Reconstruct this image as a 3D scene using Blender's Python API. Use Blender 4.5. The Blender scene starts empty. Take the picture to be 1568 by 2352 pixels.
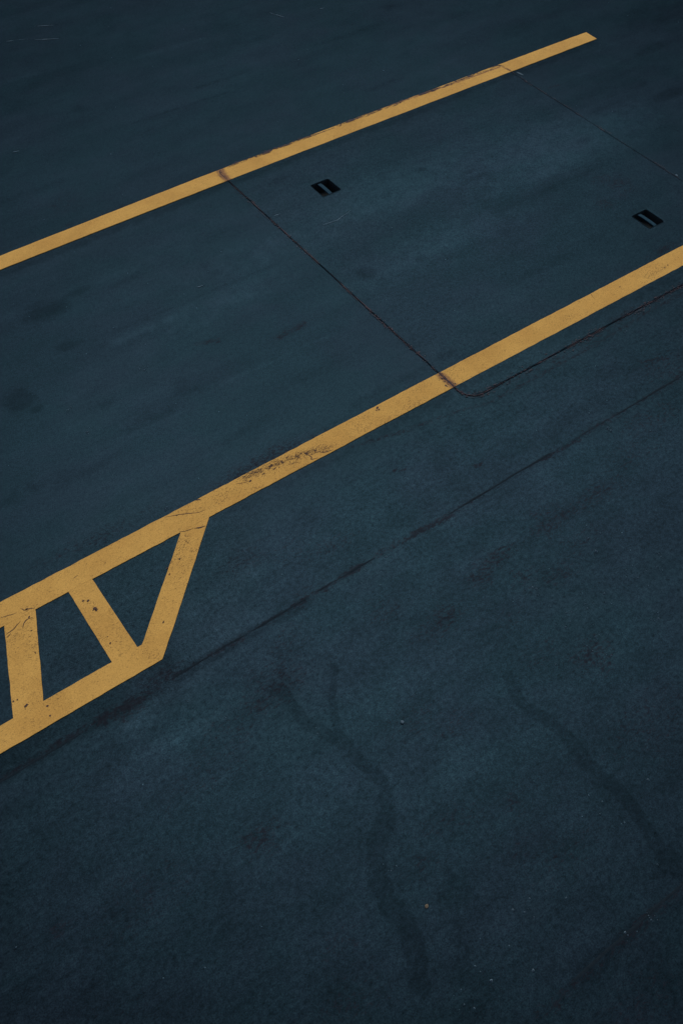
import bpy, bmesh, math, random
import numpy as np
from mathutils import Matrix, Vector

# ------------------------------------------------------------------ camera, sky, sun, exposure
scene = bpy.context.scene
C = scene.collection
H = 3.5                                             # camera height above the deck, metres
CAM = np.array([[0.80860463, 0.45598905, -0.37179637],
                [-0.58778117, 0.65392184, -0.47633971],
                [0.02592007, 0.6037054, 0.79678601]])
cd = bpy.data.cameras.new('camera')
cd.sensor_fit = 'VERTICAL'; cd.sensor_height = 36.0; cd.lens = 32.942
cd.clip_start = 0.05; cd.clip_end = 2000.0
cam = bpy.data.objects.new('camera', cd); C.objects.link(cam)
cam.matrix_world = Matrix([list(CAM[0]) + [0], list(CAM[1]) + [0], list(CAM[2]) + [H], [0, 0, 0, 1]])
scene.camera = cam

SUN_EL = math.radians(52.6)                         # a veiled sun ahead of the camera
SUN_AZ = math.radians(36.9)                         # clockwise from +Y
world = bpy.data.worlds.new('World'); scene.world = world; world.use_nodes = True
wn = world.node_tree
sky = wn.nodes.new('ShaderNodeTexSky'); sky.sky_type = 'NISHITA'; sky.sun_disc = False
sky.sun_elevation = SUN_EL; sky.sun_rotation = SUN_AZ
bg = wn.nodes['Background']; bg.inputs['Strength'].default_value = 0.05
wn.links.new(sky.outputs['Color'], bg.inputs['Color'])
sd = bpy.data.lights.new('sun', 'SUN'); sd.energy = 1.5; sd.angle = math.radians(54.0); sd.color = (1.0, 0.95, 0.88)
sun = bpy.data.objects.new('sun', sd); C.objects.link(sun)
sdir = Vector((math.sin(SUN_AZ) * math.cos(SUN_EL), math.cos(SUN_AZ) * math.cos(SUN_EL), math.sin(SUN_EL)))
sun.rotation_euler = sdir.to_track_quat('Z', 'Y').to_euler()
scene.render.engine = 'CYCLES'
vs = scene.view_settings
vs.view_transform = 'Standard'; vs.look = 'None'; vs.gamma = 1.0; vs.use_curve_mapping = False; vs.exposure = 0.6

# ------------------------------------------------------------------ helpers
rng = np.random.default_rng(7)
F = 2152.222

def unp(px, py):
    """Point of the deck seen at a place of the photograph (1568 wide)."""
    r = CAM @ np.array([px - 784.0, 1176.0 - py, -F])
    return r[:2] * (-H / r[2])

def tag(o, label=None, cat=None, group=None, kind=None):
    for k, v in (('label', label), ('category', cat), ('group', group), ('kind', kind)):
        if v: o[k] = v
    return o

def link(name, me, mat, parent=None):
    o = bpy.data.objects.new(name, me); C.objects.link(o)
    if mat: me.materials.append(mat)
    if parent: o.parent = parent
    return o

def mesh_from(name, verts, faces):
    me = bpy.data.meshes.new(name); me.from_pydata([tuple(v) for v in verts], [], faces); me.update(); return me

def noise1(n, period, seed, octaves=3):
    """1-D value noise in 0..1 sampled at n places, first period in samples."""
    g = np.random.default_rng(seed); out = np.zeros(n); amp = 1.0; tot = 0
    for o in range(octaves):
        m = max(3, int(n / period) + 3); k = g.random(m)
        t = np.arange(n) / period; i = np.minimum(t.astype(int), m - 2); f = t - i; f = f * f * (3 - 2 * f)
        out += amp * (k[i] * (1 - f) + k[i + 1] * f); tot += amp; amp *= 0.55; period = max(1.3, period / 2.3)
    return out / tot

# ---- node shorthand
class NT:
    def __init__(s, name):
        s.m = bpy.data.materials.new(name); s.m.use_nodes = True; s.t = s.m.node_tree
        s.b = s.t.nodes['Principled BSDF']
    def put(s, sock, v):
        if isinstance(v, bpy.types.NodeSocket): s.t.links.new(v, sock)
        elif hasattr(sock.default_value, '__len__') and not hasattr(v, '__len__'): sock.default_value = [v] * len(sock.default_value)
        elif hasattr(v, '__len__') and len(v) == 3 and len(sock.default_value) == 4: sock.default_value = (*v, 1)
        else: sock.default_value = v
    def math(s, op, a, b=0.0, c=None, clamp=False):
        n = s.t.nodes.new('ShaderNodeMath'); n.operation = op; n.use_clamp = clamp
        s.put(n.inputs[0], a); s.put(n.inputs[1], b)
        if c is not None: s.put(n.inputs[2], c)
        return n.outputs[0]
    def step(s, v, lo, hi, a=0.0, b=1.0):
        n = s.t.nodes.new('ShaderNodeMapRange'); n.interpolation_type = 'SMOOTHSTEP'
        for i, x in enumerate((v, lo, hi, a, b)): s.put(n.inputs[i], x)
        return n.outputs[0]
    def coord(s, scale=(1, 1, 1), loc=(0, 0, 0)):
        if not hasattr(s, 'tc'): s.tc = s.t.nodes.new('ShaderNodeTexCoord')
        n = s.t.nodes.new('ShaderNodeMapping'); s.t.links.new(s.tc.outputs['Object'], n.inputs[0])
        n.inputs['Scale'].default_value = scale; n.inputs['Location'].default_value = loc
        return n.outputs[0]
    def noise(s, scale, detail=3, rough=0.5, stretch=(1, 1, 1), loc=(0, 0, 0), dist=0.0):
        n = s.t.nodes.new('ShaderNodeTexNoise'); s.put(n.inputs['Vector'], s.coord(stretch, loc))
        n.inputs['Scale'].default_value = scale; n.inputs['Detail'].default_value = detail
        n.inputs['Roughness'].default_value = rough; n.inputs['Distortion'].default_value = dist
        return n.outputs[0]
    def vor(s, scale, feature='F1', stretch=(1, 1, 1), vec=None):
        n = s.t.nodes.new('ShaderNodeTexVoronoi'); n.feature = feature
        s.put(n.inputs['Vector'], vec if vec else s.coord(stretch)); n.inputs['Scale'].default_value = scale
        return n.outputs[0]
    def attr(s, name):
        n = s.t.nodes.new('ShaderNodeAttribute'); n.attribute_name = name; return n.outputs['Fac']
    def mix(s, f, a, b, mode='MIX'):
        n = s.t.nodes.new('ShaderNodeMix'); n.data_type = 'RGBA'; n.blend_type = mode
        s.put(n.inputs['Factor'], f); s.put(n.inputs[6], a); s.put(n.inputs[7], b); return n.outputs[2]
    def scale(s, col, f):
        n = s.t.nodes.new('ShaderNodeVectorMath'); n.operation = 'SCALE'; s.put(n.inputs[0], col); s.put(n.inputs['Scale'], f); return n.outputs[0]
    def bump(s, h, strength, dist):
        n = s.t.nodes.new('ShaderNodeBump'); n.inputs['Strength'].default_value = strength; n.inputs['Distance'].default_value = dist
        s.put(n.inputs['Height'], h); s.t.links.new(n.outputs[0], s.b.inputs['Normal'])
    def add_sheen(s, col, sheen, rough, height, strength, dist):
        t = s.t; out = t.nodes['Material Output']; t.nodes.remove(s.b)
        n = t.nodes.new('ShaderNodeBump'); n.inputs['Strength'].default_value = strength; n.inputs['Distance'].default_value = dist
        s.put(n.inputs['Height'], height)
        d = t.nodes.new('ShaderNodeBsdfDiffuse'); g = t.nodes.new('ShaderNodeBsdfGlossy'); a = t.nodes.new('ShaderNodeAddShader')
        s.put(d.inputs['Color'], col); s.put(g.inputs['Color'], sheen); s.put(g.inputs['Roughness'], rough)
        for b in (d, g): t.links.new(n.outputs[0], b.inputs['Normal'])
        t.links.new(d.outputs[0], a.inputs[0]); t.links.new(g.outputs[0], a.inputs[1]); t.links.new(a.outputs[0], out.inputs['Surface'])
    def out(s, name, v): s.put(s.b.inputs[name], v)

# ------------------------------------------------------------------ stains, darker bands and painted corner shade: where they lie on the deck
# every entry becomes a soft mask in metres on the deck; the material breaks its edge up
def P(*pts): return [unp(x, y) for x, y in pts]
BLOT, LINES = [], []
def blot(kind, px, py, rx, ry, s, ang=0.0):        # radii in metres along / across the lanes
    BLOT.append((kind, unp(px, py), rx, ry, s, ang))
def trail(kind, pts, w, s): LINES.append((kind, P(*pts), w, s))

for a in ((838, 628, .085, .075, .9), (965, 595, .07, .06, .55), (110, 715, .19, .10, .8), (85, 700, .16, .05, .6),
          (180, 670, .16, .05, .65), (155, 795, .11, .06, .7), (235, 797, .10, .05, .6), (45, 920, .11, .10, .95),
          (85, 940, .05, .04, .8), (240, 930, .14, .10, .45), (470, 610, .08, .05, .5), (435, 885, .20, .14, .5),
          (1100, 405, .22, .04, .5), (968, 390, .05, .03, .8), (880, 400, .12, .04, .5), (1075, 395, .12, .03, .6),
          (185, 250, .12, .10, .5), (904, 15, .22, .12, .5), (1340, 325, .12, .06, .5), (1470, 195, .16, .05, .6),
          (1534, 217, .25, .08, .8), (1530, 30, .75, .35, .7), (1500, 110, .4, .12, .5), (1380, 250, .40, .07, .45), (1450, 160, .35, .05, .45), (640, 415, .14, .05, .6),  # wide top-right blots: corner vignette put into the deck colour, over darker streaky deck
          (300, 640, .25, .05, .5), (1280, 600, .25, .08, .4), (1200, 640, .35, .05, .4), (60, 1130, .3, .08, .5),
          (200, 1080, .4, .06, .5), (350, 960, .35, .07, .5), (560, 990, .35, .06, .45), (720, 860, .3, .06, .4)):
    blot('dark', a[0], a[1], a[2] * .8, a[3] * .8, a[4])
for a in ((1420, 420, .10, .07, .9), (1388, 470, .08, .06, .95), (1385, 415, .09, .06, .7), (1445, 440, .10, .06, .6),
          (640, 1040, .20, .06, .9), (590, 1070, .22, .055, 1.0), (540, 1095, .14, .04, .9), (700, 1010, .14, .05, .6), (1135, 1286, .13, .045, 1.0),
          (1100, 1318, .09, .04, .9), (1160, 1278, .07, .03, .8), (1109, 1330, .06, .05, .7), (1284, 1316, .10, .06, .75),
          (1205, 1325, .10, .07, .7), (1024, 1411, .085, .06, .95), (1005, 1440, .11, .06, .8), (970, 1460, .07, .06, .6),
          (1359, 1506, .11, .08, .9), (1385, 1525, .05, .05, .9), (1264, 1206, .14, .06, .9), (1300, 1180, .12, .05, .8),
          (1250, 1180, .10, .06, .7), (1330, 1245, .18, .08, .5), (1384, 1128, .16, .06, .8), (1350, 1150, .1, .05, .8),
          (1534, 838, .22, .09, .7), (1500, 960, .25, .10, .6), (1450, 1040, .2, .08, .65), (1440, 720, .10, .03, 1.0), (1420, 735, .12, .03, .9),
          (1520, 575, .13, .035, .95), (380, 1545, .07, .045, 1.0), (365, 1560, .10, .05, .8), (300, 1630, .10, .035, 1.0), (325, 1615, .06, .03, .8),
          (640, 1560, .14, .10, .8), (600, 1620, .16, .08, .7), (660, 1470, .12, .07, .5), (520, 1690, .2, .11, .5), (140, 470, .16, .12, .5),
          (370, 1240, .2, .05, .5), (560, 1290, .16, .08, .6), (680, 1260, .16, .08, .5), (760, 1250, .15, .06, .6), (880, 1400, .09, .07, .7),
          (600, 1925, .09, .06, .9), (1000, 1900, .06, .05, .6), (1085, 1865, .06, .05, .5), (1180, 1850, .05, .05, .6),
          (1060, 1870, .07, .05, .6), (1240, 1500, .11, .08, .5), (1170, 1420, .1, .06, .5), (700, 1370, .16, .06, .5),
          (135, 2135, .035, .03, 1.0), (210, 1240, .3, .05, .6), (480, 1790, .25, .10, .4), (950, 1650, .16, .09, .5), (1040, 1660, .12, .07, .5),
          (970, 1985, .07, .05, .6), (1300, 1960, .2, .1, .4), (800, 2300, .2, .1, .45), (330, 2060, .3, .15, .4), (780, 2170, .1, .06, .5),
          (1200, 1960, .10, .05, .5), (1500, 1650, .3, .15, .5), (1450, 2330, .3, .1, .5)):
    blot('grime', a[0], a[1], a[2], a[3], a[4] * .74)
for a in ((1290, 330, .9, .28, .8), (950, 420, .8, .22, .6), (1000, 560, .8, .2, .55), (650, 560, .7, .15, .45), (500, 700, .6, .14, .4),
          (1480, 60, .4, .2, .3), (560, 1460, .3, .1, .5), (930, 1240, .35, .05, .45), (420, 1690, .3, .07, .6), (330, 1660, .12, .06, .7),
          (720, 1800, .16, .1, .5), (1050, 1790, .3, .1, .4), (750, 1620, .2, .06, .35), (230, 1560, .10, .04, .6), (190, 1565, .10, .03, .6),
          (1320, 1420, .3, .1, .3), (860, 1650, .3, .1, .3)):
    blot('pale', *a)
# water marks: smooth darker tongues running down the picture
trail('wet', ((650, 1590), (700, 1660), (750, 1685), (797, 1716), (826, 1751), (867, 1781), (885, 1812), (888, 1850), (890, 1880)), .027, 1.0)
trail('wet', ((890, 1880), (868, 1920), (860, 1960), (866, 2010), (885, 2060), (925, 2110), (950, 2170), (965, 2260)), .040, .95)
trail('wet', ((770, 1530), (762, 1600), (770, 1670), (800, 1715)), .022, .75)
trail('wet', ((1169, 1555), (1190, 1610), (1224, 1636), (1260, 1655), (1309, 1700), (1359, 1761), (1429, 1825), (1470, 1880), (1510, 1950), (1560, 2010), (1640, 2060)), .030, .95)
trail('wet', ((1290, 1690), (1330, 1750), (1390, 1800)), .03, .6)
trail('wet', ((1040, 2010), (1060, 2100), (1050, 2200), (1080, 2330)), .10, .5)
trail('wet', ((640, 1500), (655, 1600), (670, 1640)), .05, .5)
trail('wet', ((0, 1670), (140, 1600), (330, 1505), (375, 1535)), .030, .0)
for a in ((640, 1575, .10, .04), (800, 1712, .05, .03), (884, 1830, .04, .03), (868, 1935, .06, .05), (905, 2090, .07, .04), (1224, 1640, .05, .035), (1375, 1790, .06, .04), (1530, 1985, .10, .05), (1180, 1575, .04, .03)):
    blot('wet', *a, .7)
# dirt dragged along seams and along the lane; darker bands beside the yellow lines
def broken(kind, a, b, parts, w, sw, drop=0.0):
    """Dirt caught along a seam in pieces of uneven length and strength."""
    a, b = np.array(a, float), np.array(b, float); t = 0.0
    while t < 1:
        l = rng.uniform(.3, 1.7) / parts; s0 = rng.uniform(sw[0], sw[1])
        p, q = a + (b - a) * t, a + (b - a) * min(1, t + l)
        n_ = np.array([0, rng.normal(drop, 1.6)])
        LINES.append((kind, P(p + n_, q + n_ + np.array([0, rng.normal(0, .8)])), w * rng.uniform(.6, 1.4), s0)); t += l * rng.uniform(.7, 1.15)
broken('grime', (0, 1788), (830, 1300), 16, .012, (.35, .95), 3)
broken('grime', (0, 1786), (830, 1300), 9, .006, (.4, 1.0))
broken('grime', (830, 1300), (1568, 865), 22, .009, (.2, .95), 1)
broken('grime', (830, 1300), (1568, 865), 9, .016, (.1, .8), -3)
trail('grime', ((330, 1602), (230, 1655)), .03, 1.0)
trail('dark', ((0, 1790), (330, 1600), (520, 1488), (700, 1384)), .030, .9)
trail('dark', ((700, 1384), (1040, 1180), (1568, 868)), .022, .35)
trail('grime', ((791, 1321), (829, 1299)), .017, 1.1)
trail('grime', ((949, 1226), (1000, 1202), (1040, 1180)), .017, 1.1)
broken('grime', (1235, 2336), (1568, 2032), 9, .018, (.3, .8), 2)
broken('grime', (1235, 2340), (1568, 2036), 7, .028, (.1, .5), 4)
broken('dark', (1235, 2336), (1568, 2032), 6, .05, (.2, .7), 4)
trail('grime', ((1110, 930), (1170, 900), (1260, 850), (1370, 790), (1480, 720), (1568, 672)), .014, .7)
trail('grime', ((790, 1030), (900, 1000), (1050, 945), (1110, 928)), .012, .7)
trail('grime', ((1095, 908), (1180, 870), (1260, 838), (1340, 790), (1420, 735), (1568, 655)), .028, .45)
trail('grime', ((1104, 1065), (1090, 1072)), .012, .9)
trail('grime', ((1470, 832), (1530, 822)), .014, .9)
trail('grime', ((905, 1082), (930, 1078)), .010, 1.0)
trail('grime', ((640, 775), (700, 742)), .022, .8)
trail('grime', ((455, 790), (500, 782)), .018, .7)
trail('grime', ((515, 410), (640, 560), (780, 655), (940, 790), (1030, 880)), .011, .32)
trail('grime', ((1160, 160), (1300, 245), (1568, 418)), .012, .45)
trail('grime', ((1258, 202), (1282, 195)), .014, .8)
trail('grime', ((0, 575), (300, 465), (505, 385)), .02, .35)
trail('dark', ((10, 628), (520, 424), (1000, 240), (1365, 98)), .05, .6)  # darker band along the far line's lower edge
trail('dark', ((500, 1192), (760, 1055), (1060, 890), (1568, 622)), .05, .45)  # darker band along the near line's lower edge
trail('dark', ((0, 1745), (180, 1642), (380, 1528)), .05, 1.0)
trail('dark', ((0, 1375), (250, 1248), (480, 1130), (900, 905)), .06, .3)
# lane-wise brush streaks, from the long side of the deck
for i in range(46):
    x = rng.uniform(-0.3, 7.2); y = rng.uniform(2.4, 7.6); l = rng.uniform(.25, 1.3)
    LINES.append(('dark' if rng.random() < .6 else 'pale', [np.array([x, y]), np.array([x + l, y + rng.normal(0, .015)])], rng.uniform(.015, .06), rng.uniform(.2, .5)))

def mask(XY, kind, ax, ay):
    """Sum of the soft masks of one kind on a tensor grid."""
    out = np.zeros((len(ay), len(ax)), np.float32)
    def window(x0, x1, y0, y1):
        i0, i1 = np.searchsorted(ax, (x0, x1)); j0, j1 = np.searchsorted(ay, (y0, y1)); return i0, i1, j0, j1
    for k, c, rx, ry, s, ang in BLOT:
        if k != kind: continue
        R = 2.2 * max(rx, ry); i0, i1, j0, j1 = window(c[0] - R, c[0] + R, c[1] - R, c[1] + R)
        if i1 <= i0 or j1 <= j0: continue
        X, Y = np.meshgrid(ax[i0:i1] - c[0], ay[j0:j1] - c[1])
        d = (X / rx) ** 2 + (Y / ry) ** 2
        out[j0:j1, i0:i1] = np.maximum(out[j0:j1, i0:i1], s * np.exp(-d * 0.8))
    for k, pts, w, s in LINES:
        if k != kind or s <= 0: continue
        for a, b in zip(pts[:-1], pts[1:]):
            R = 2.6 * w
            i0, i1, j0, j1 = window(min(a[0], b[0]) - R, max(a[0], b[0]) + R, min(a[1], b[1]) - R, max(a[1], b[1]) + R)
            if i1 <= i0 or j1 <= j0: continue
            X, Y = np.meshgrid(ax[i0:i1], ay[j0:j1]); d = b - a; q = d @ d
            t = np.clip(((X - a[0]) * d[0] + (Y - a[1]) * d[1]) / q, 0, 1)
            D = np.hypot(X - a[0] - t * d[0], Y - a[1] - t * d[1]) / w
            out[j0:j1, i0:i1] = np.maximum(out[j0:j1, i0:i1], s * np.exp(-D * D * 0.8))
    return out

# ------------------------------------------------------------------ materials
def deck_material():
    m = NT('deck_paint')
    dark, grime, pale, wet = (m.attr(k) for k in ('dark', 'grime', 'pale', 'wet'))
    rough_zone = m.attr('worn')
    big = m.noise(0.9, 3, .55, (0.7, 1.3, 1), (3, 1, 0))
    streak = m.noise(2.2, 5, .6, (0.35, 2.2, 1), (0, 7, 0))
    mott = m.noise(7.0, 7, .66, (0.8, 1.1, 1))
    fine = m.noise(50.0, 5, .7)
    spots = m.noise(40.0, 3, .6, (1, 1.2, 1), (9, 4, 0))
    grain = m.math('MULTIPLY_ADD', m.noise(170.0, 3, .75), .6, m.math('MULTIPLY', m.noise(420.0, 2, .7), .4))
    # hue wanders between teal and slate
    hue = m.step(m.noise(1.6, 6, .65, (0.8, 1.2, 1), (5, 5, 0)), .38, .64)
    col = m.mix(hue, TEAL, SLATE)
    v = m.math('MULTIPLY_ADD', m.math('SUBTRACT', big, .5), .4, 1.0)
    v = m.math('MULTIPLY', v, m.math('MULTIPLY_ADD', m.math('SUBTRACT', streak, .5), .45, 1.0))
    ma = m.math('MULTIPLY_ADD', rough_zone, .75, .35)
    v = m.math('MULTIPLY', v, m.math('MULTIPLY_ADD', m.math('MULTIPLY', m.math('SUBTRACT', mott, .5), ma), 1.05, 1.0))
    v = m.math('MULTIPLY', v, m.math('MULTIPLY_ADD', m.math('MULTIPLY', m.math('SUBTRACT', fine, .5), ma), 1.7, 1.0))
    v = m.math('MULTIPLY', v, m.math('MULTIPLY_ADD', m.math('SUBTRACT', grain, .5), 3.8, 1.0))
    sp = m.step(spots, .60, .70)
    v = m.math('MULTIPLY', v, m.math('SUBTRACT', 1.0, m.math('MULTIPLY', sp, m.math('MULTIPLY_ADD', rough_zone, .20, .08))))
    # stains, darker bands and painted corner shade
    brk = m.math('MULTIPLY_ADD', m.math('SUBTRACT', m.noise(13.0, 6, .7), .5), 1.2, 0.0)
    brk2 = m.math('MULTIPLY_ADD', m.math('SUBTRACT', m.noise(62.0, 5, .8, (.7, 1.3, 1)), .5), 4.6, 0.0)
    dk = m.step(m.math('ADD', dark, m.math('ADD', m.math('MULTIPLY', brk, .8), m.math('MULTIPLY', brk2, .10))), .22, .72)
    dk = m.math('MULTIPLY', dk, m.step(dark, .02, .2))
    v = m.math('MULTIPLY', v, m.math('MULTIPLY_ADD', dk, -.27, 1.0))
    wt = m.step(m.math('ADD', wet, m.math('MULTIPLY', m.math('ADD', brk, m.math('MULTIPLY', brk2, .10)), .85)), .40, .58)
    v = m.math('MULTIPLY', v, m.math('MULTIPLY_ADD', wt, -.22, 1.0))
    pl = m.math('MULTIPLY', m.step(m.math('ADD', pale, m.math('ADD', m.math('MULTIPLY', brk, 1.1), m.math('MULTIPLY', brk2, .10))), .10, 1.0), m.step(pale, .02, .3))
    v = m.math('MULTIPLY', v, m.math('MULTIPLY_ADD', pl, .50, 1.0))
    col = m.scale(col, v)
    gr = m.math('MULTIPLY', m.step(m.math('ADD', grime, m.math('ADD', m.math('MULTIPLY', brk, 1.1), brk2)), .38, 1.02), m.step(grime, .02, .30))
    col = m.mix(m.math('MULTIPLY', gr, .85), col, GRIME)
    # fine black scuffing that comes and goes
    patch = m.math('ADD', m.math('MULTIPLY', m.noise(1.5, 4, .6, (.8, 1.2, 1), (2, 9, 0)), .30), m.math('MULTIPLY', rough_zone, .05))
    sc = m.step(m.math('ADD', m.noise(95.0, 5, .8, (.7, 1.35, 1), (4, 4, 0)), patch), .73, .87)
    col = m.mix(m.math('MULTIPLY', sc, .5), col, GRIME)
    v = m.math('MULTIPLY', v, m.math('MULTIPLY_ADD', sc, -.42, 1.0))
    # stray pinholes and pale flecks of grit
    vo = m.vor(9.0); hole = m.math('MULTIPLY', m.step(vo, .05, .02), .6)
    col = m.mix(hole, col, (.006, .010, .012))
    vp = m.vor(5.5, stretch=(1, 1.15, 1)); fleck = m.step(vp, .021, .010)
    col = m.mix(m.math('MULTIPLY', fleck, m.math('MULTIPLY', .55, m.step(m.noise(3.0, 2), .48, .6))), col, (.16, .24, .30))
    # matt paint under a thin even sheen
    ro = m.math('MULTIPLY_ADD', m.math('SUBTRACT', mott, .5), .12, ROUGH)
    ro = m.math('MULTIPLY_ADD', gr, .15, ro)
    sheen = m.scale(m.mix(m.math('MULTIPLY', gr, .75), m.mix(hue, SHEEN, SHEEN_SLATE), SHEEN_GRIME), v)
    m.add_sheen(col, sheen, ro, m.math('ADD', m.math('MULTIPLY', fine, .5), m.math('MULTIPLY', grain, .25)), .12, .004)
    return m.m

def line_material():
    m = NT('yellow_line_paint')
    wear, rust = m.attr('wear'), m.attr('rust')
    n1 = m.noise(4.0, 4, .6); n2 = m.noise(60.0, 4, .7)
    col = m.mix(m.step(n1, .35, .68), YELLOW, YELLOW2)
    v = m.math('MULTIPLY_ADD', m.math('SUBTRACT', n2, .5), .22, 1.0)
    v = m.math('MULTIPLY', v, m.math('MULTIPLY_ADD', m.math('SUBTRACT', m.noise(230.0, 3, .75), .5), 1.1, 1.0))
    v = m.math('MULTIPLY', v, m.math('MULTIPLY_ADD', m.math('SUBTRACT', m.noise(11.0, 3, .6), .5), .2, 1.0))
    col = m.scale(col, v)
    # flaked pits: thin curling slivers where the wear mask is high, a few pinholes elsewhere
    pit = m.noise(70.0, 4, .68, (.75, 1.35, 1), (2, 2, 0), 1.2)
    pit2 = m.noise(190.0, 2, .6, (.6, 1.4, 1), (0, 3, 0), .6)
    zone = m.noise(5.0, 3, .6, (1, 1, 1), (8, 1, 0))
    th = m.math('MULTIPLY_ADD', wear, -.22, .735)
    p1 = m.step(m.math('SUBTRACT', pit, th), .0, .025)
    th2 = m.math('MULTIPLY_ADD', m.math('ADD', wear, m.math('MULTIPLY', m.step(zone, .45, .65), .35)), -.16, .655)
    p2 = m.math('MULTIPLY', m.step(m.math('SUBTRACT', pit2, th2), .0, .05), .75)
    col = m.mix(p2, col, (.15, .085, .032))
    col = m.mix(p1, col, (.045, .028, .024))
    p1 = m.math('MAXIMUM', p1, p2)
    rn = m.math('ADD', rust, m.math('MULTIPLY', m.math('SUBTRACT', m.noise(40.0, 5, .7, (1, 1, 1), (1, 6, 0)), .5), 1.1))
    col = m.mix(m.math('MULTIPLY', m.step(rn, .15, .75), .72), col, (.15, .062, .048))
    m.out('Base Color', col)
    m.out('Roughness', .85); m.out('Specular IOR Level', .12)
    m.bump(m.math('SUBTRACT', n2, m.math('MULTIPLY', p1, .8)), .15, .002)
    return m.m

def plain(name, col, rough=.7, var=.5, scale=30, spec=.3):
    m = NT(name); n = m.noise(scale, 5, .65)
    m.out('Base Color', m.scale(col, m.math('MULTIPLY_ADD', m.math('SUBTRACT', n, .5), 2 * var, 1.0)))
    m.out('Roughness', rough); m.out('Specular IOR Level', spec); m.bump(n, .3, .002)
    return m.m

TEAL = (.0036, .0064, .0078); SLATE = (.0044, .0063, .0084); GRIME = (.0078, .0082, .0112)
YELLOW = (.55, .312, .078); YELLOW2 = (.485, .266, .065)
ROUGH = .34; SHEEN = (.0041, .0097, .0140); SHEEN_SLATE = (.0045, .0095, .0143); SHEEN_GRIME = (.0034, .0040, .0055)
M_DECK = deck_material(); M_LINE = line_material()
M_SEAL = plain('old_sealant', (.052, .037, .043), .85, .5, 60, .15)
M_CHIPPED = plain('bared_primer', (.075, .046, .036), .85, .4, 60, .1)
M_BEAD = plain('painted_weld', (.010, .0165, .022), .8, .6, 80, .02)
M_POCKET = plain('socket_steel', (.030, .034, .034), .75, .5, 40, .1)
M_BAR = plain('socket_bar_paint', (.019, .046, .065), .8, .5, 70, .02)
M_CHIP = plain('pale_scuff', (.052, .088, .115), .8, .4, 200)
M_TAN = plain('dry_flake', (.10, .078, .052), .8, .4, 200)
M_GRIT = plain('grit_stone', (.075, .115, .145), .8, .5, 150)

# ------------------------------------------------------------------ ground and hatch: tensor sheets
LY1, LY2, LH = (1.3333 * H, 1.3672 * H), (0.6910 * H, 0.7255 * H), None
HX0, HX1, HY0, HY1, HR = .7415 * H, 1.4400 * H, .6560 * H, 1.3645 * H, .105   # hatch outline
HRT = .045                                          # the two far corners are tighter
def sock_rect(pts):
    q = np.array(P(*pts)); xs, ys = sorted(q[:, 0]), sorted(q[:, 1])
    return (xs[0] + xs[1]) / 2, (xs[2] + xs[3]) / 2, (ys[0] + ys[1]) / 2, (ys[2] + ys[3]) / 2
SOCK = [sock_rect(((715, 427.8), (751.6, 411.3), (782, 435.8), (741.7, 451.9))),
        sock_rect(((1451.7, 495.6), (1484.3, 482.3), (1522, 508.8), (1489.5, 526.2)))]

def axis(lo, hi, step, extra=(), outer=()):
    a = np.arange(lo, hi + step / 2, step)
    for e in extra: a = a[np.abs(a - e) > step * .45]
    return np.unique(np.concatenate([a, extra, outer]).astype(float))

def sheet(name, ax, ay, z, drop=None, warp=None):
    """One grid mesh with the stain and tone masks; drop(cx, cy) is True for cells left open."""
    nx, ny = len(ax), len(ay)
    X, Y = np.meshgrid(ax, ay); co = np.stack([X, Y, np.full_like(X, z)], -1)
    cx, cy = np.meshgrid((ax[1:] + ax[:-1]) / 2, (ay[1:] + ay[:-1]) / 2)
    keep = np.ones(cx.shape, bool) if drop is None else ~drop(cx, cy)
    J, I = np.nonzero(keep); a = J * nx + I
    quads = np.stack([a, a + 1, a + 1 + nx, a + nx], -1)
    used = np.unique(quads); remap = np.full(nx * ny, -1); remap[used] = np.arange(len(used)); quads = remap[quads]
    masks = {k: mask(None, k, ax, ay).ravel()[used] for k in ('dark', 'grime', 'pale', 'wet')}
    wv = np.clip((2.62 - Y + .12 * np.sin(X * 3)) / .5, 0, 1).ravel()[used]
    masks['worn'] = .25 + .75 * wv
    v = co.reshape(-1, 3)[used]
    if warp is not None: v = warp(v)
    me = bpy.data.meshes.new(name)
    me.vertices.add(len(v)); me.vertices.foreach_set('co', v.astype(np.float32).ravel())
    n = len(quads); me.loops.add(n * 4); me.loops.foreach_set('vertex_index', quads.astype(np.int32).ravel())
    me.polygons.add(n); me.polygons.foreach_set('loop_start', np.arange(0, n * 4, 4, dtype=np.int32))
    me.update(calc_edges=True)
    for k, d in masks.items():
        at = me.attributes.new(k, 'FLOAT', 'POINT'); at.data.foreach_set('value', d.astype(np.float32))
    return me

OUT = np.array([20, 45, 90, 180, 400.0])
gx = axis(-.75, 7.3, .0125, (), np.concatenate([-OUT, OUT, [-3, 10]]))
gy = axis(-.55, 7.95, .0125, (), np.concatenate([-OUT, OUT, [-3, 11]]))
ins = .12
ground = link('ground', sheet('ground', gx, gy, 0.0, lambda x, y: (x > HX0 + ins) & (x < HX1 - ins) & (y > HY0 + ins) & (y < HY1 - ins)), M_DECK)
tag(ground, kind='structure')

def add_skirt(me, depth):
    bm = bmesh.new(); bm.from_mesh(me)
    e = [e for e in bm.edges if e.is_boundary]
    r = bmesh.ops.extrude_edge_only(bm, edges=e)
    for v in r['geom']:
        if isinstance(v, bmesh.types.BMVert): v.co.z -= depth
    bm.to_mesh(me); bm.free()

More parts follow.
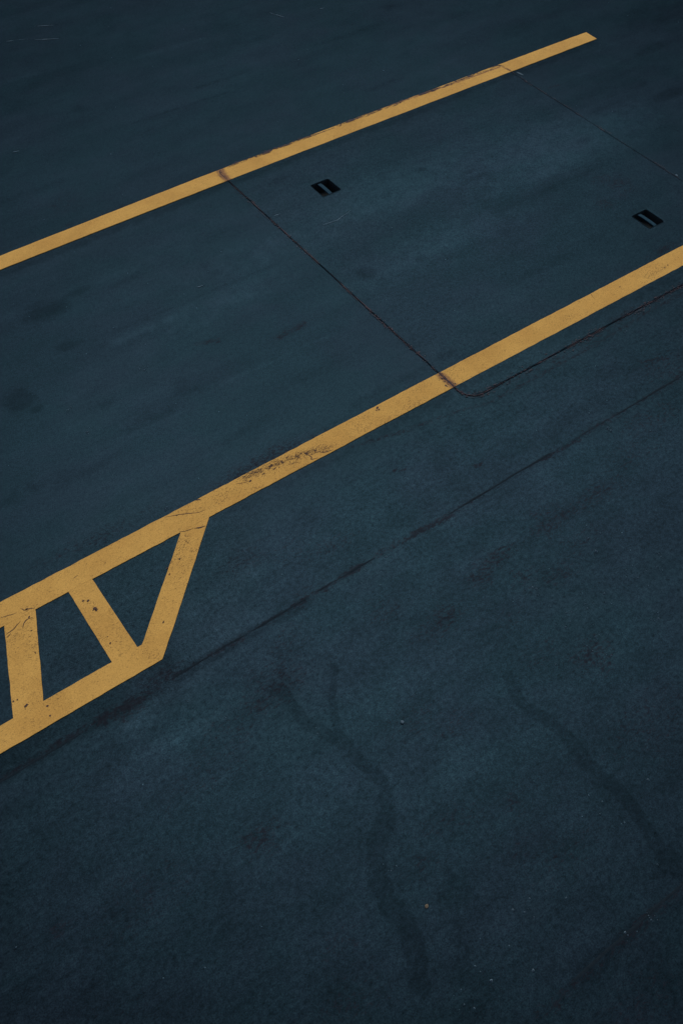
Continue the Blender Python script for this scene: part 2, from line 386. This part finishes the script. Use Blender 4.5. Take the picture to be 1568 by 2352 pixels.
CORNERS = ((HX0, HY0, 1, 1, HR), (HX1, HY0, -1, 1, HR), (HX0, HY1, 1, -1, HRT), (HX1, HY1, -1, -1, HRT))
def round_corner(v):
    v = v.copy()
    for X, Y, sx, sy, r in CORNERS:
        u = 1 - (v[:, 0] - X) * sx / r; w = 1 - (v[:, 1] - Y) * sy / r        # 0 at the arc centre, 1 at the edge
        k = (u > 0) & (w > 0) & (u <= 1.001) & (w <= 1.001)
        uu, ww = u[k], w[k]
        v[k, 0] = X + sx * r * (1 - uu * np.sqrt(1 - ww * ww / 2)); v[k, 1] = Y + sy * r * (1 - ww * np.sqrt(1 - uu * uu / 2))
    return v
hx = axis(HX0, HX1, .0125, [HX0, HX1] + [s[i] for s in SOCK for i in (0, 1)])
hy = axis(HY0, HY1, .0125, [HY0, HY1] + [s[i] for s in SOCK for i in (2, 3)])
def in_sock(x, y):
    k = np.zeros(x.shape, bool)
    for a, b, c, d in SOCK: k |= (x > a) & (x < b) & (y > c) & (y < d)
    return k
hatch = bpy.data.objects.new('hatch_cover', None); C.objects.link(hatch)
tag(hatch, 'large square dark blue hatch cover with rounded corners set flush between the yellow lines', 'hatch cover')
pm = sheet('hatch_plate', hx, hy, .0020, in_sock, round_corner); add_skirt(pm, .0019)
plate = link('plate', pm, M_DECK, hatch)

# ------------------------------------------------------------------ sealant round the hatch
def ribbon(verts, faces, path, width, z, thick=.0012, flank=.62):
    """Flat-topped strip along a path, open where the width is nought."""
    path = np.asarray(path); t = np.gradient(path, axis=0); t /= np.linalg.norm(t, axis=1)[:, None] + 1e-9
    nrm = np.stack([-t[:, 1], t[:, 0]], -1); on = width > 1e-4
    for i in range(len(path) - 1):
        if not (on[i] or on[i + 1]): continue
        w0, w1 = max(width[i], 2e-4), max(width[i + 1], 2e-4); b = len(verts)
        for p, w in ((i, w0), (i + 1, w1)):
            for s, zz in ((-flank, z - thick), (-.5, z), (.5, z), (flank, z - thick)):
                q = path[p] + nrm[p] * w * s; verts.append((q[0], q[1], zz))
        for k in range(3): faces.append((b + k, b + k + 1, b + k + 5, b + k + 4))

def hatch_path(step=.006):
    pts = []
    def seg(a, b):
        n = max(2, int(np.hypot(b[0] - a[0], b[1] - a[1]) / step))
        for i in range(n): pts.append((a[0] + (b[0] - a[0]) * i / n, a[1] + (b[1] - a[1]) * i / n))
    def arc(cx, cy, a0, r):
        n = int(r * math.pi / 2 / step)
        for i in range(n):
            a = math.radians(a0 + 90 * i / n); pts.append((cx + r * math.cos(a), cy + r * math.sin(a)))
    seg((HX0 + HR, HY0), (HX1 - HR, HY0)); arc(HX1 - HR, HY0 + HR, -90, HR)
    seg((HX1, HY0 + HR), (HX1, HY1 - HRT)); arc(HX1 - HRT, HY1 - HRT, 0, HRT)
    seg((HX1 - HRT, HY1), (HX0 + HRT, HY1)); arc(HX0 + HRT, HY1 - HRT, 90, HRT)
    seg((HX0, HY1 - HRT), (HX0, HY0 + HR)); arc(HX0 + HR, HY0 + HR, 180, HR)
    return np.array(pts)
hp = hatch_path(); n = len(hp)
vs_, fs_ = [], []
nx_ = np.gradient(hp, axis=0); nx_ /= np.linalg.norm(nx_, axis=1)[:, None]; nn = np.stack([-nx_[:, 1], nx_[:, 0]], -1)
left = (hp[:, 0] < HX0 + .02); top = hp[:, 1] > HY1 - .02; bot = hp[:, 1] < HY0 + .05; right = hp[:, 0] > HX1 - .02
onl1 = (hp[:, 1] > LY1[0]) ; onl2 = (hp[:, 1] > LY2[0]) & (hp[:, 1] < LY2[1])
corner = (hp[:, 0] < HX0 + HR + .06) & (hp[:, 1] < HY0 + HR)
w0 = np.where(left, .0013, np.where(right, .0013, np.where(top, .0044, .0013))) * np.where(onl2, 2.0, 1) * np.where(onl1 & left, 1.8, 1) * np.where(corner, 1.6, 1)
boost = .14 * onl2 + .14 * (onl1 & left) + .10 * corner
for k, (off, wk, thr, per, z) in enumerate(((0, 1.0, .49, 18, .0046), (.007, .8, .58, 14, .0047), (-.008, .8, .58, 17, .0048), (.002, 2.1, .60, 16, .0049), (-.015, .7, .66, 9, .0046), (.014, .7, .66, 9, .0047))):
    nz = noise1(n, per, 100 + k); j = (noise1(n, 40, 200 + k) - .5) * .005 + (noise1(n, 4, 300 + k) - .5) * .004
    w = w0 * wk * np.clip((nz - thr + boost - .03 * (right | bot)) / .12, 0, 1.3) * (.5 + noise1(n, 3, 400 + k))
    ribbon(vs_, fs_, hp + nn * (off + j)[:, None], w, z, .0003, .75)
# crumbs of it beside the joint, in clusters
cl = noise1(n, 22, 77)
cnt = 0
while cnt < 1100:
    k = int(rng.integers(n))
    if cl[k] + boost[k] * 1.5 + .10 * bot[k] - .12 * right[k] < rng.uniform(.40, .75): continue
    cnt += 1
    o = rng.normal(0, .007 + .007 * bot[k] + .004 * onl2[k]); r = abs(rng.normal(0, .0013)) + .0007
    c = hp[k] + nn[k] * o + rng.normal(0, .003, 2); b = len(vs_); m_ = 6; t_ = nx_[k]
    for q in range(m_):
        a = 2 * math.pi * q / m_; rr = r * rng.uniform(.6, 1.5); e = c + t_ * rr * 1.8 * math.cos(a) + nn[k] * rr * math.sin(a); vs_.append((e[0], e[1], .0045))
    fs_.append(tuple(range(b, b + m_)))
seal = link('sealing_strip', mesh_from('sealing_strip', vs_, fs_), M_SEAL, hatch)
seal['label'] = 'ragged dark brown sealant in the joint round the hatch'

# ------------------------------------------------------------------ recessed sockets
def make_socket(r, label):
    x0, x1, y0, y1 = r; cx, cy = (x0 + x1) / 2, (y0 + y1) / 2; hw, hd = (x1 - x0) / 2 + .0015, (y1 - y0) / 2 + .0015
    o = bpy.data.objects.new('floor_socket', None); C.objects.link(o); o.location = (cx, cy, 0)
    tag(o, label, 'floor socket', 'black rectangular sockets sunk in the hatch cover')
    D = .075; T = .006
    bm = bmesh.new()
    rings = []
    for sx, sy, z in ((hw + T, hd + T, .0012), (hw, hd, .0012), (hw, hd, -.01), (hw - .002, hd - .002, -D), ):
        rings.append([bm.verts.new((sx * a, sy * b, z)) for a, b in ((-1, -1), (1, -1), (1, 1), (-1, 1))])
    for A, B in zip(rings[:-1], rings[1:]):
        for i in range(4): bm.faces.new((A[i], A[(i + 1) % 4], B[(i + 1) % 4], B[i]))
    bm.faces.new(rings[-1])
    me = bpy.data.meshes.new('pocket'); bm.to_mesh(me); bm.free(); link('pocket', me, M_POCKET, o)
    # arched bar across the middle, its ends dipping into the walls
    bm = bmesh.new(); prev = None; N = 18
    bx = -.03 * hw * 2
    sec = ((-.0125, -.007), (-.0125, -.0014), (-.0105, 0), (.0105, 0), (.0125, -.0014), (.0125, -.007))
    for i in range(N + 1):
        t = -1 + 2 * i / N; z = -.001 - .006 * abs(t) ** 4
        ring = [bm.verts.new((bx + a, t * (hd + .001), z + b)) for a, b in sec]
        if prev:
            for q in range(6): bm.faces.new((prev[q], prev[(q + 1) % 6], ring[(q + 1) % 6], ring[q]))
        prev = ring
    bmesh.ops.recalc_face_normals(bm, faces=bm.faces)
    me = bpy.data.meshes.new('crossbar'); bm.to_mesh(me); bm.free(); link('crossbar', me, M_BAR, o)
    # silt and rubbish lying at the bottom
    g = np.random.default_rng(int(cx * 100)); bm = bmesh.new()
    c0 = (-hw * .55, -hd * .62)
    N = 14; ctr = bm.verts.new((c0[0], c0[1], -D + .052))
    ring = [bm.verts.new((c0[0] + hw * .38 * g.uniform(.7, 1.1) * math.cos(2 * math.pi * q / N), c0[1] + hd * .34 * g.uniform(.7, 1.1) * math.sin(2 * math.pi * q / N), -D + .034)) for q in range(N)]
    for q in range(N): bm.faces.new((ctr, ring[q], ring[(q + 1) % N]))
    me = bpy.data.meshes.new('silt'); bm.to_mesh(me); bm.free()
    link('silt', me, M_SILT, o)
    return o
M_SILT = plain('silt', (.10, .09, .11), .9, .5, 120, .02)
make_socket(SOCK[0], 'black floor socket with a bar across it, near the far yellow line')
make_socket(SOCK[1], 'black floor socket with a bar across it, near the right edge of the hatch')

# ------------------------------------------------------------------ painted lines
def seg_dist(v, a, b):
    d = np.asarray(b) - np.asarray(a); t = np.clip(((v - a) @ d) / (d @ d + 1e-9), 0, 1); return np.linalg.norm(v - a - t[:, None] * d, axis=1)
WEAR = []   # polyline, width, strength
def wear(pts, w, s): WEAR.append((P(*pts), w, s))
wear(((560, 1100), (640, 1065), (700, 1042), (745, 1030)), .030, 1.0)
wear(((600, 1085), (660, 1060)), .05, .6)
wear(((500, 1150), (560, 1112)), .05, .35)
wear(((745, 1035), (770, 1022)), .012, 1.0)
wear(((800, 1005), (900, 955)), .05, .40)
wear(((860, 975), (1000, 910), (1020, 895)), .03, .40)
wear(((540, 1150), (600, 1118)), .015, .55)
wear(((868, 938),), .012, .9)
wear(((1480, 640), (1530, 612)), .02, .5)
wear(((430, 1180), (480, 1165)), .05, .35)
wear(((390, 1310), (420, 1250)), .04, .4)
wear(((340, 1420), (380, 1330)), .05, .25)
wear(((60, 1405), (85, 1395)), .03, .55)
wear(((30, 1470), (80, 1420)), .008, .75)
wear(((190, 1370), (220, 1400)), .04, .35)
wear(((218, 1398),), .012, 1.1)
wear(((62, 1622),), .008, 1.1)
wear(((20, 1600), (80, 1500)), .06, .25)
wear(((320, 1500), (370, 1510)), .04, .25)
RUST = [(P((505, 388), (512, 404), (526, 416)), .026, .95), (P((1012, 862), (1045, 890)), .024, .85), (P((1155, 155), (1170, 162)), .012, .7), (P((600, 352), (800, 275), (1000, 207), (1150, 154)), .008, .75)]

def paint(name, poly, parent=None, z=.0034, res=.012, wob=.0016, base=0.0):
    """A painted shape: the outline cut fine, filled, with a thin worn edge."""
    poly = [np.array(p, float) for p in poly]; out = []
    for a, b in zip(poly, poly[1:] + poly[:1]):
        L = np.linalg.norm(b - a); k = max(1, int(L / res)); nrm = np.array([-(b - a)[1], (b - a)[0]]) / L
        j = (noise1(k, 4.0, int(1000 * (abs(a[0]) + abs(b[1])) + 31 * k) % 99991) - .5) * 2 * wob if k > 6 else np.zeros(k)
        if k > 6: j[0] = 0
        for i in range(k): out.append(a + (b - a) * i / k + nrm * j[i])
    bm = bmesh.new()
    top = [bm.verts.new((p[0], p[1], z)) for p in out]
    f = bm.faces.new(top)
    if f.normal.z < 0: f.normal_flip()
    bm.normal_update()
    bmesh.ops.triangulate(bm, faces=[f], quad_method='BEAUTY', ngon_method='EAR_CLIP')
    # slice into small cells so that the wear masks are carried
    xs = [p[0] for p in out]; ys = [p[1] for p in out]
    for ax, lo, hi in ((0, min(xs), max(xs)), (1, min(ys), max(ys))):
        st = .02 if ax == 0 else .012
        c = lo + st
        while c < hi - .003:
            bmesh.ops.bisect_plane(bm, geom=bm.verts[:] + bm.edges[:] + bm.faces[:], plane_co=(c if ax == 0 else 0, c if ax == 1 else 0, 0), plane_no=(1, 0, 0) if ax == 0 else (0, 1, 0))
            c += st
    e = [e for e in bm.edges if e.is_boundary]
    r = bmesh.ops.extrude_edge_only(bm, edges=e)
    for v in r['geom']:
        if isinstance(v, bmesh.types.BMVert): v.co.z = .0005
    bmesh.ops.recalc_face_normals(bm, faces=bm.faces)
    me = bpy.data.meshes.new(name); bm.to_mesh(me); bm.free()
    v = np.zeros(len(me.vertices) * 3, np.float32); me.vertices.foreach_get('co', v); v = v.reshape(-1, 3)[:, :2]
    for nm, lst in (('wear', WEAR), ('rust', RUST)):
        m_ = np.full(len(v), base if nm == 'wear' else 0.0)
        for pts, w, s in lst:
            if len(pts) == 1: pts = [pts[0], pts[0] + 1e-3]
            for a, b in zip(pts[:-1], pts[1:]): m_ = np.maximum(m_, s * np.exp(-.8 * (seg_dist(v, a, b) / w) ** 2))
        at = me.attributes.new(nm, 'FLOAT', 'POINT'); at.data.foreach_set('value', m_.astype(np.float32))
    return link(name, me, M_LINE, parent)

far = paint('lane_line', [(x * H, y * H) for x, y in (
    (-.70, 1.308), (.2995, 1.3207), (.4865, 1.3243), (.6826, 1.3268), (.902, 1.3293), (1.2066, 1.3305), (1.6135, 1.3324), (1.694, 1.3328),
    (1.6956, 1.3667), (1.6481, 1.3677), (1.2366, 1.3674), (.9271, 1.3659), (.7049, 1.3642), (.5006, 1.359), (.3142, 1.3542), (-.70, 1.335))])
tag(far, 'long straight yellow lane line at the top, ending at its upper right', 'painted line', 'yellow lines painted on the deck')
near = paint('lane_line', [(-2.5, LY2[0]), (8.2, LY2[0]), (8.2, .7300 * H), (1.2104 * H, .7280 * H), (.0381 * H, .7250 * H), (-2.5, LY2[1])], wob=.0022, base=.18)
tag(near, 'flaking yellow lane line crossing the middle and bordering the hatched box', 'painted line', 'yellow lines painted on the deck')

# hatched box: bottom rail and slanting bars butted against the lane line
hb = bpy.data.objects.new('hatched_marking', None); C.objects.link(hb)
tag(hb, 'yellow hatched box marking of slanting bars at the lower left', 'road marking')
y_t = LY2[0] - .0006; y_b = .5725 * H; y_o = .5415 * H; g = .0006
paint('rail', [(-2.5, y_o), (.1625 * H, y_o), (.1953 * H, y_b), (-2.5, y_b)], hb, base=.12)

def bar(t0, t1, b0, b1):                            # each end tucked a few millimetres under its neighbour
    k = .006 / (y_t - y_b); a0, a1 = (t0 - b0) * k, (t1 - b1) * k
    paint('bar', [((b0 - a0) * H, y_b - .006), ((b1 - a1) * H, y_b - .006), ((t1 + a1) * H, y_t + .006), ((t0 + a0) * H, y_t + .006)], hb, z=.0029, base=.22)
bar(.2744, .3173, .1522, .1955)                     # the slanting end bar
bar(.1140, .1467, .1120, .1464)
bar(.0292, .0698, -.0122, .0246)
bar(-.056, -.016, -.135, -.097)                     # goes on out of the picture

# ------------------------------------------------------------------ scratches, chips and grit
def sub(x0, y0, k, *pts): return [unp((x0 + x * k) / 1.7417, (y0 + y * k) / 1.7417) for x, y in pts]
def crack(verts, faces, pts, w, z, seed, thr=.3):
    pts = np.array(pts); L = np.r_[0, np.cumsum(np.hypot(*np.diff(pts, axis=0).T))]; n_ = max(8, int(L[-1] / .004))
    t = np.linspace(0, L[-1], n_); p = np.stack([np.interp(t, L, pts[:, 0]), np.interp(t, L, pts[:, 1])], -1)
    p[:, 1] += (noise1(n_, 6, seed) - .5) * .006; p[:, 0] += (noise1(n_, 5, seed + 1) - .5) * .004
    nz = noise1(n_, 9, seed + 2); env = np.sin(np.linspace(.25, math.pi - .15, n_))
    ribbon(verts, faces, p, .62 * w * env * np.clip((nz - thr) / .2, 0, 1.4), z, .0006)
def chip(verts, faces, c, r, z, seed, ax=1.6, ang=.5):
    g_ = np.random.default_rng(seed); b = len(verts); m_ = 9
    for q in range(m_):
        a = 2 * math.pi * q / m_; rr = r * g_.uniform(.65, 1.3); x, y = rr * ax * math.cos(a), rr * math.sin(a)
        verts.append((c[0] + x * math.cos(ang) - y * math.sin(ang), c[1] + x * math.sin(ang) + y * math.cos(ang), z))
    faces.append(tuple(range(b, b + m_)))
Z = .0040
def own(name, parent, fn, *args):
    v, f = [], []; fn(v, f, *args)
    if f: link(name, mesh_from(name, v, f), M_CHIPPED, parent)
A = (660, 1980, .153)
for k, (pts, w) in enumerate((
        (sub(*A, (0, 600), (200, 560), (400, 520), (700, 490), (900, 465), (1070, 400)), .0038),
        (sub(*A, (370, 960), (500, 960), (600, 935), (760, 885)), .0026),
        (sub(*A, (800, 158), (950, 125)), .006),
        (sub(*A, (290, 560), (330, 550), (310, 530)), .003),
        (sub(800, 1600, .3827, (380, 885), (450, 870), (535, 850)), .0030),
        (sub(800, 1600, .3827, (500, 770), (600, 760), (640, 745)), .005),
        (sub(800, 1600, .3827, (1090, 565), (1130, 580), (1165, 600), (1160, 625), (1230, 610)), .005),
        (sub(800, 1600, .3827, (1185, 560), (1240, 545), (1285, 555), (1390, 525)), .0055),
        (sub(800, 1600, .3827, (830, 660), (860, 640), (880, 665)), .004),
        (sub(800, 1600, .3827, (760, 735), (800, 710)), .006),
        (sub(800, 1600, .3827, (930, 680), (980, 660), (1030, 655)), .004),
        (sub(0, 2400, .2339, (360, 150), (420, 180), (500, 155), (600, 150)), .0045),
        (P((170, 1330), (180, 1322)), .003), (P((2, 1420), (40, 1408)), .003),
        (P((1355, 676), (1365, 690)), .002))):
    own('paint_crack', near, crack, pts, w, Z, 500 + 7 * k, .12)
for k, (x, y, r) in enumerate(((866, 938, .006), (870, 942, .004), (864, 944, .003), (1525, 615, .004), (1532, 610, .004), (1422, 660, .003), (62, 1400, .004), (575, 1106, .005))):
    own('paint_chip', near, chip, unp(x, y), r, Z, 40 + k)
for k, (pts, w) in enumerate((
        (sub(*A, (760, 885), (880, 865), (1000, 840), (1058, 828)), .007),
        (sub(0, 2400, .2339, (110, 600), (250, 490), (360, 362)), .0035),
        (sub(0, 2400, .2339, (125, 660), (200, 560)), .003),
        (sub(0, 2400, .2339, (403, 480), (420, 400), (470, 335), (570, 300)), .004),
        (sub(0, 2400, .2339, (530, 535), (560, 518)), .004),
        (sub(0, 2400, .2339, (590, 900), (615, 890), (605, 930)), .003),
        (sub(*A, (505, 1190), (570, 1230), (630, 1290)), .0018),
        (sub(*A, (530, 1050), (545, 1100)), .0025))):
    own('paint_crack', hb, crack, pts, w, Z, 900 + 7 * k, .12)
for k, (x, y, r, ax) in enumerate(((61.5, 1621.5, .0055, 1.7), (219, 1399, .008, 1.2), (222, 1402, .007, .9), (192, 1381, .004, 1.5), (203, 1381, .0045, 1.5), (110, 1622, .004, 1.2), (116, 1645, .0035, 1.3),
        (68, 1418, .004, 1.5), (32, 1612, .003, 1.5), (41, 1608, .003, 1.5), (413, 1285, .003, 2), (390, 1320, .003, 2), (384, 1306, .003, 1.5), (254, 1478, .003, 2.2), (376, 1430, .003, 2), (248, 1463, .002, 1.5))):
    own('paint_chip', hb, chip, unp(x, y), r, Z + .0002, 70 + k, ax)

# welded seams of the deck plating: low painted beads
def seam(y, x0, x1, w, seed, gap):
    n_ = int((x1 - x0) / .012); p = np.stack([np.linspace(x0, x1, n_), y + (noise1(n_, 40, seed) - .5) * .012 + (noise1(n_, 5, seed + 1) - .5) * .003], -1)
    v, f = [], []; nz = noise1(n_, 12, seed + 2)
    ribbon(v, f, p, w * (.5 + .8 * nz) * np.clip((noise1(n_, 25, seed + 3) - gap) / .1, 0, 1), .0007, .0006, 1.4)
    o = link('weld_seam', mesh_from('weld_seam', v, f), M_BEAD, ground); return o
seam(.5130 * H, -3, 9, .0038, 11, .44)
seam(.0030 * H, -3, 9, .004, 21, .36)

# pale scuffs scratched in the paint
def scuff(pts, w, seed, thr=.45):
    v, f = [], []; crack(v, f, pts, w, .0026, seed, thr)
    if f: link('scuff', mesh_from('scuff', v, f), M_CHIP, ground)
scuff(P((742, 517), (775, 506), (805, 484)), .005, 61, .15)
scuff(P((630, 496), (668, 484)), .010, 62, .4)
scuff(P((618, 519), (650, 516)), .010, 63, .4)
scuff(P((1186, 166), (1201, 173)), .014, 64, .2)
scuff(P((0, 98), (50, 91), (70, 90)), .006, 65, .4)
scuff(P((80, 92), (136, 89)), .007, 66, .4)
scuff(P((80, 61), (125, 58)), .005, 67, .4)
scuff(P((30, 350), (45, 347)), .010, 68, .3)
scuff(P((445, 662), (468, 656)), .012, 69, .35)
scuff(P((735, 20), (750, 18)), .010, 70, .3)
scuff(P((1550, 401), (1556, 406)), .018, 71, .2)
scuff(P((620, 30), (660, 42)), .006, 72, .5)

# grit: stones and flakes lying on the deck
def pebble(name, px, py, r, mat, flat=.5, seed=0, label=None, cat=None, group=None):
    g_ = np.random.default_rng(seed); bm = bmesh.new(); bmesh.ops.create_icosphere(bm, subdivisions=2, radius=r)
    ph = g_.uniform(0, 6, 3)
    for v in bm.verts:
        k = 1 + .22 * math.sin(v.co.x / r * 2.3 + ph[0]) + .18 * math.sin(v.co.y / r * 3.1 + ph[1])
        v.co = Vector((v.co.x * k * 1.25, v.co.y * k, v.co.z * flat * k))
    me = bpy.data.meshes.new(name); bm.to_mesh(me); bm.free()
    o = link(name, me, mat); p = unp(px, py); o.location = (p[0], p[1], .003 + r * flat * .7); o.rotation_euler.z = float(g_.uniform(0, 6))
    if label: tag(o, label, cat, group)
    return o
pebble('stone', 924, 1660, .0058, M_GRIT, .7, 1, 'grey pebble lying on the dark deck left of the middle of the lower half', 'stone')
pebble('dry_flake', 979, 2082, .0065, M_TAN, .25, 2, 'small tan brown flake lying alone on the dark deck near the bottom', 'flake')
v_, f_ = [], []
def speck(p, r, seed):
    g_ = np.random.default_rng(seed); b = len(v_); t_ = (p[0], p[1], .003 + r * .9)
    for q in range(5):
        a = 2 * math.pi * q / 5 + g_.uniform(0, 1); v_.append((p[0] + r * g_.uniform(.7, 1.4) * math.cos(a), p[1] + r * g_.uniform(.7, 1.4) * math.sin(a), .0008))
    v_.append(t_)
    for q in range(5): f_.append((b + q, b + (q + 1) % 5, b + 5))
spots_ = [(205, 993, 9, 6), (332, 846, 12, 8), (380, 1170, 8, 8), (1393, 986, 7, 5), (1436, 762, 4, 2), (1495, 2108, 12, 7), (1440, 2150, 18, 4), (1508, 1985, 2, 2), (1505, 1420, 14, 7),
          (1360, 1400, 60, 12), (1440, 1300, 50, 8), (1300, 1450, 60, 8), (1240, 1330, 50, 5), (1365, 1250, 60, 6), (1400, 1850, 60, 6), (1050, 2300, 30, 5), (1240, 2050, 60, 6), (1130, 2190, 80, 6), (160, 940, 9, 4),
          (410, 630, 120, 6), (1510, 1290, 30, 6), (1355, 1480, 60, 6), (865, 1330, 80, 5), (720, 1670, 20, 3), (905, 1990, 30, 4), (500, 1640, 60, 3), (1060, 870, 40, 3), (1240, 810, 3, 2), (1400, 905, 60, 4), (990, 620, 200, 6)]
for k, (x, y, r, n_) in enumerate(spots_):
    for q in range(n_):
        px, py = x + rng.normal(0, r * .6), y + rng.normal(0, r * .5)
        speck(unp(px, py), abs(rng.normal(.0018, .0012)) + .0009, 3000 + k * 40 + q)
for q in range(200):
    speck((rng.uniform(-.6, 7), rng.uniform(-.4, 7.6)), abs(rng.normal(.0010, .0008)) + .0006, 9000 + q)
tag(link('grit', mesh_from('grit', v_, f_), M_GRIT), 'pale grit scattered over the dark deck', 'grit', kind='stuff')
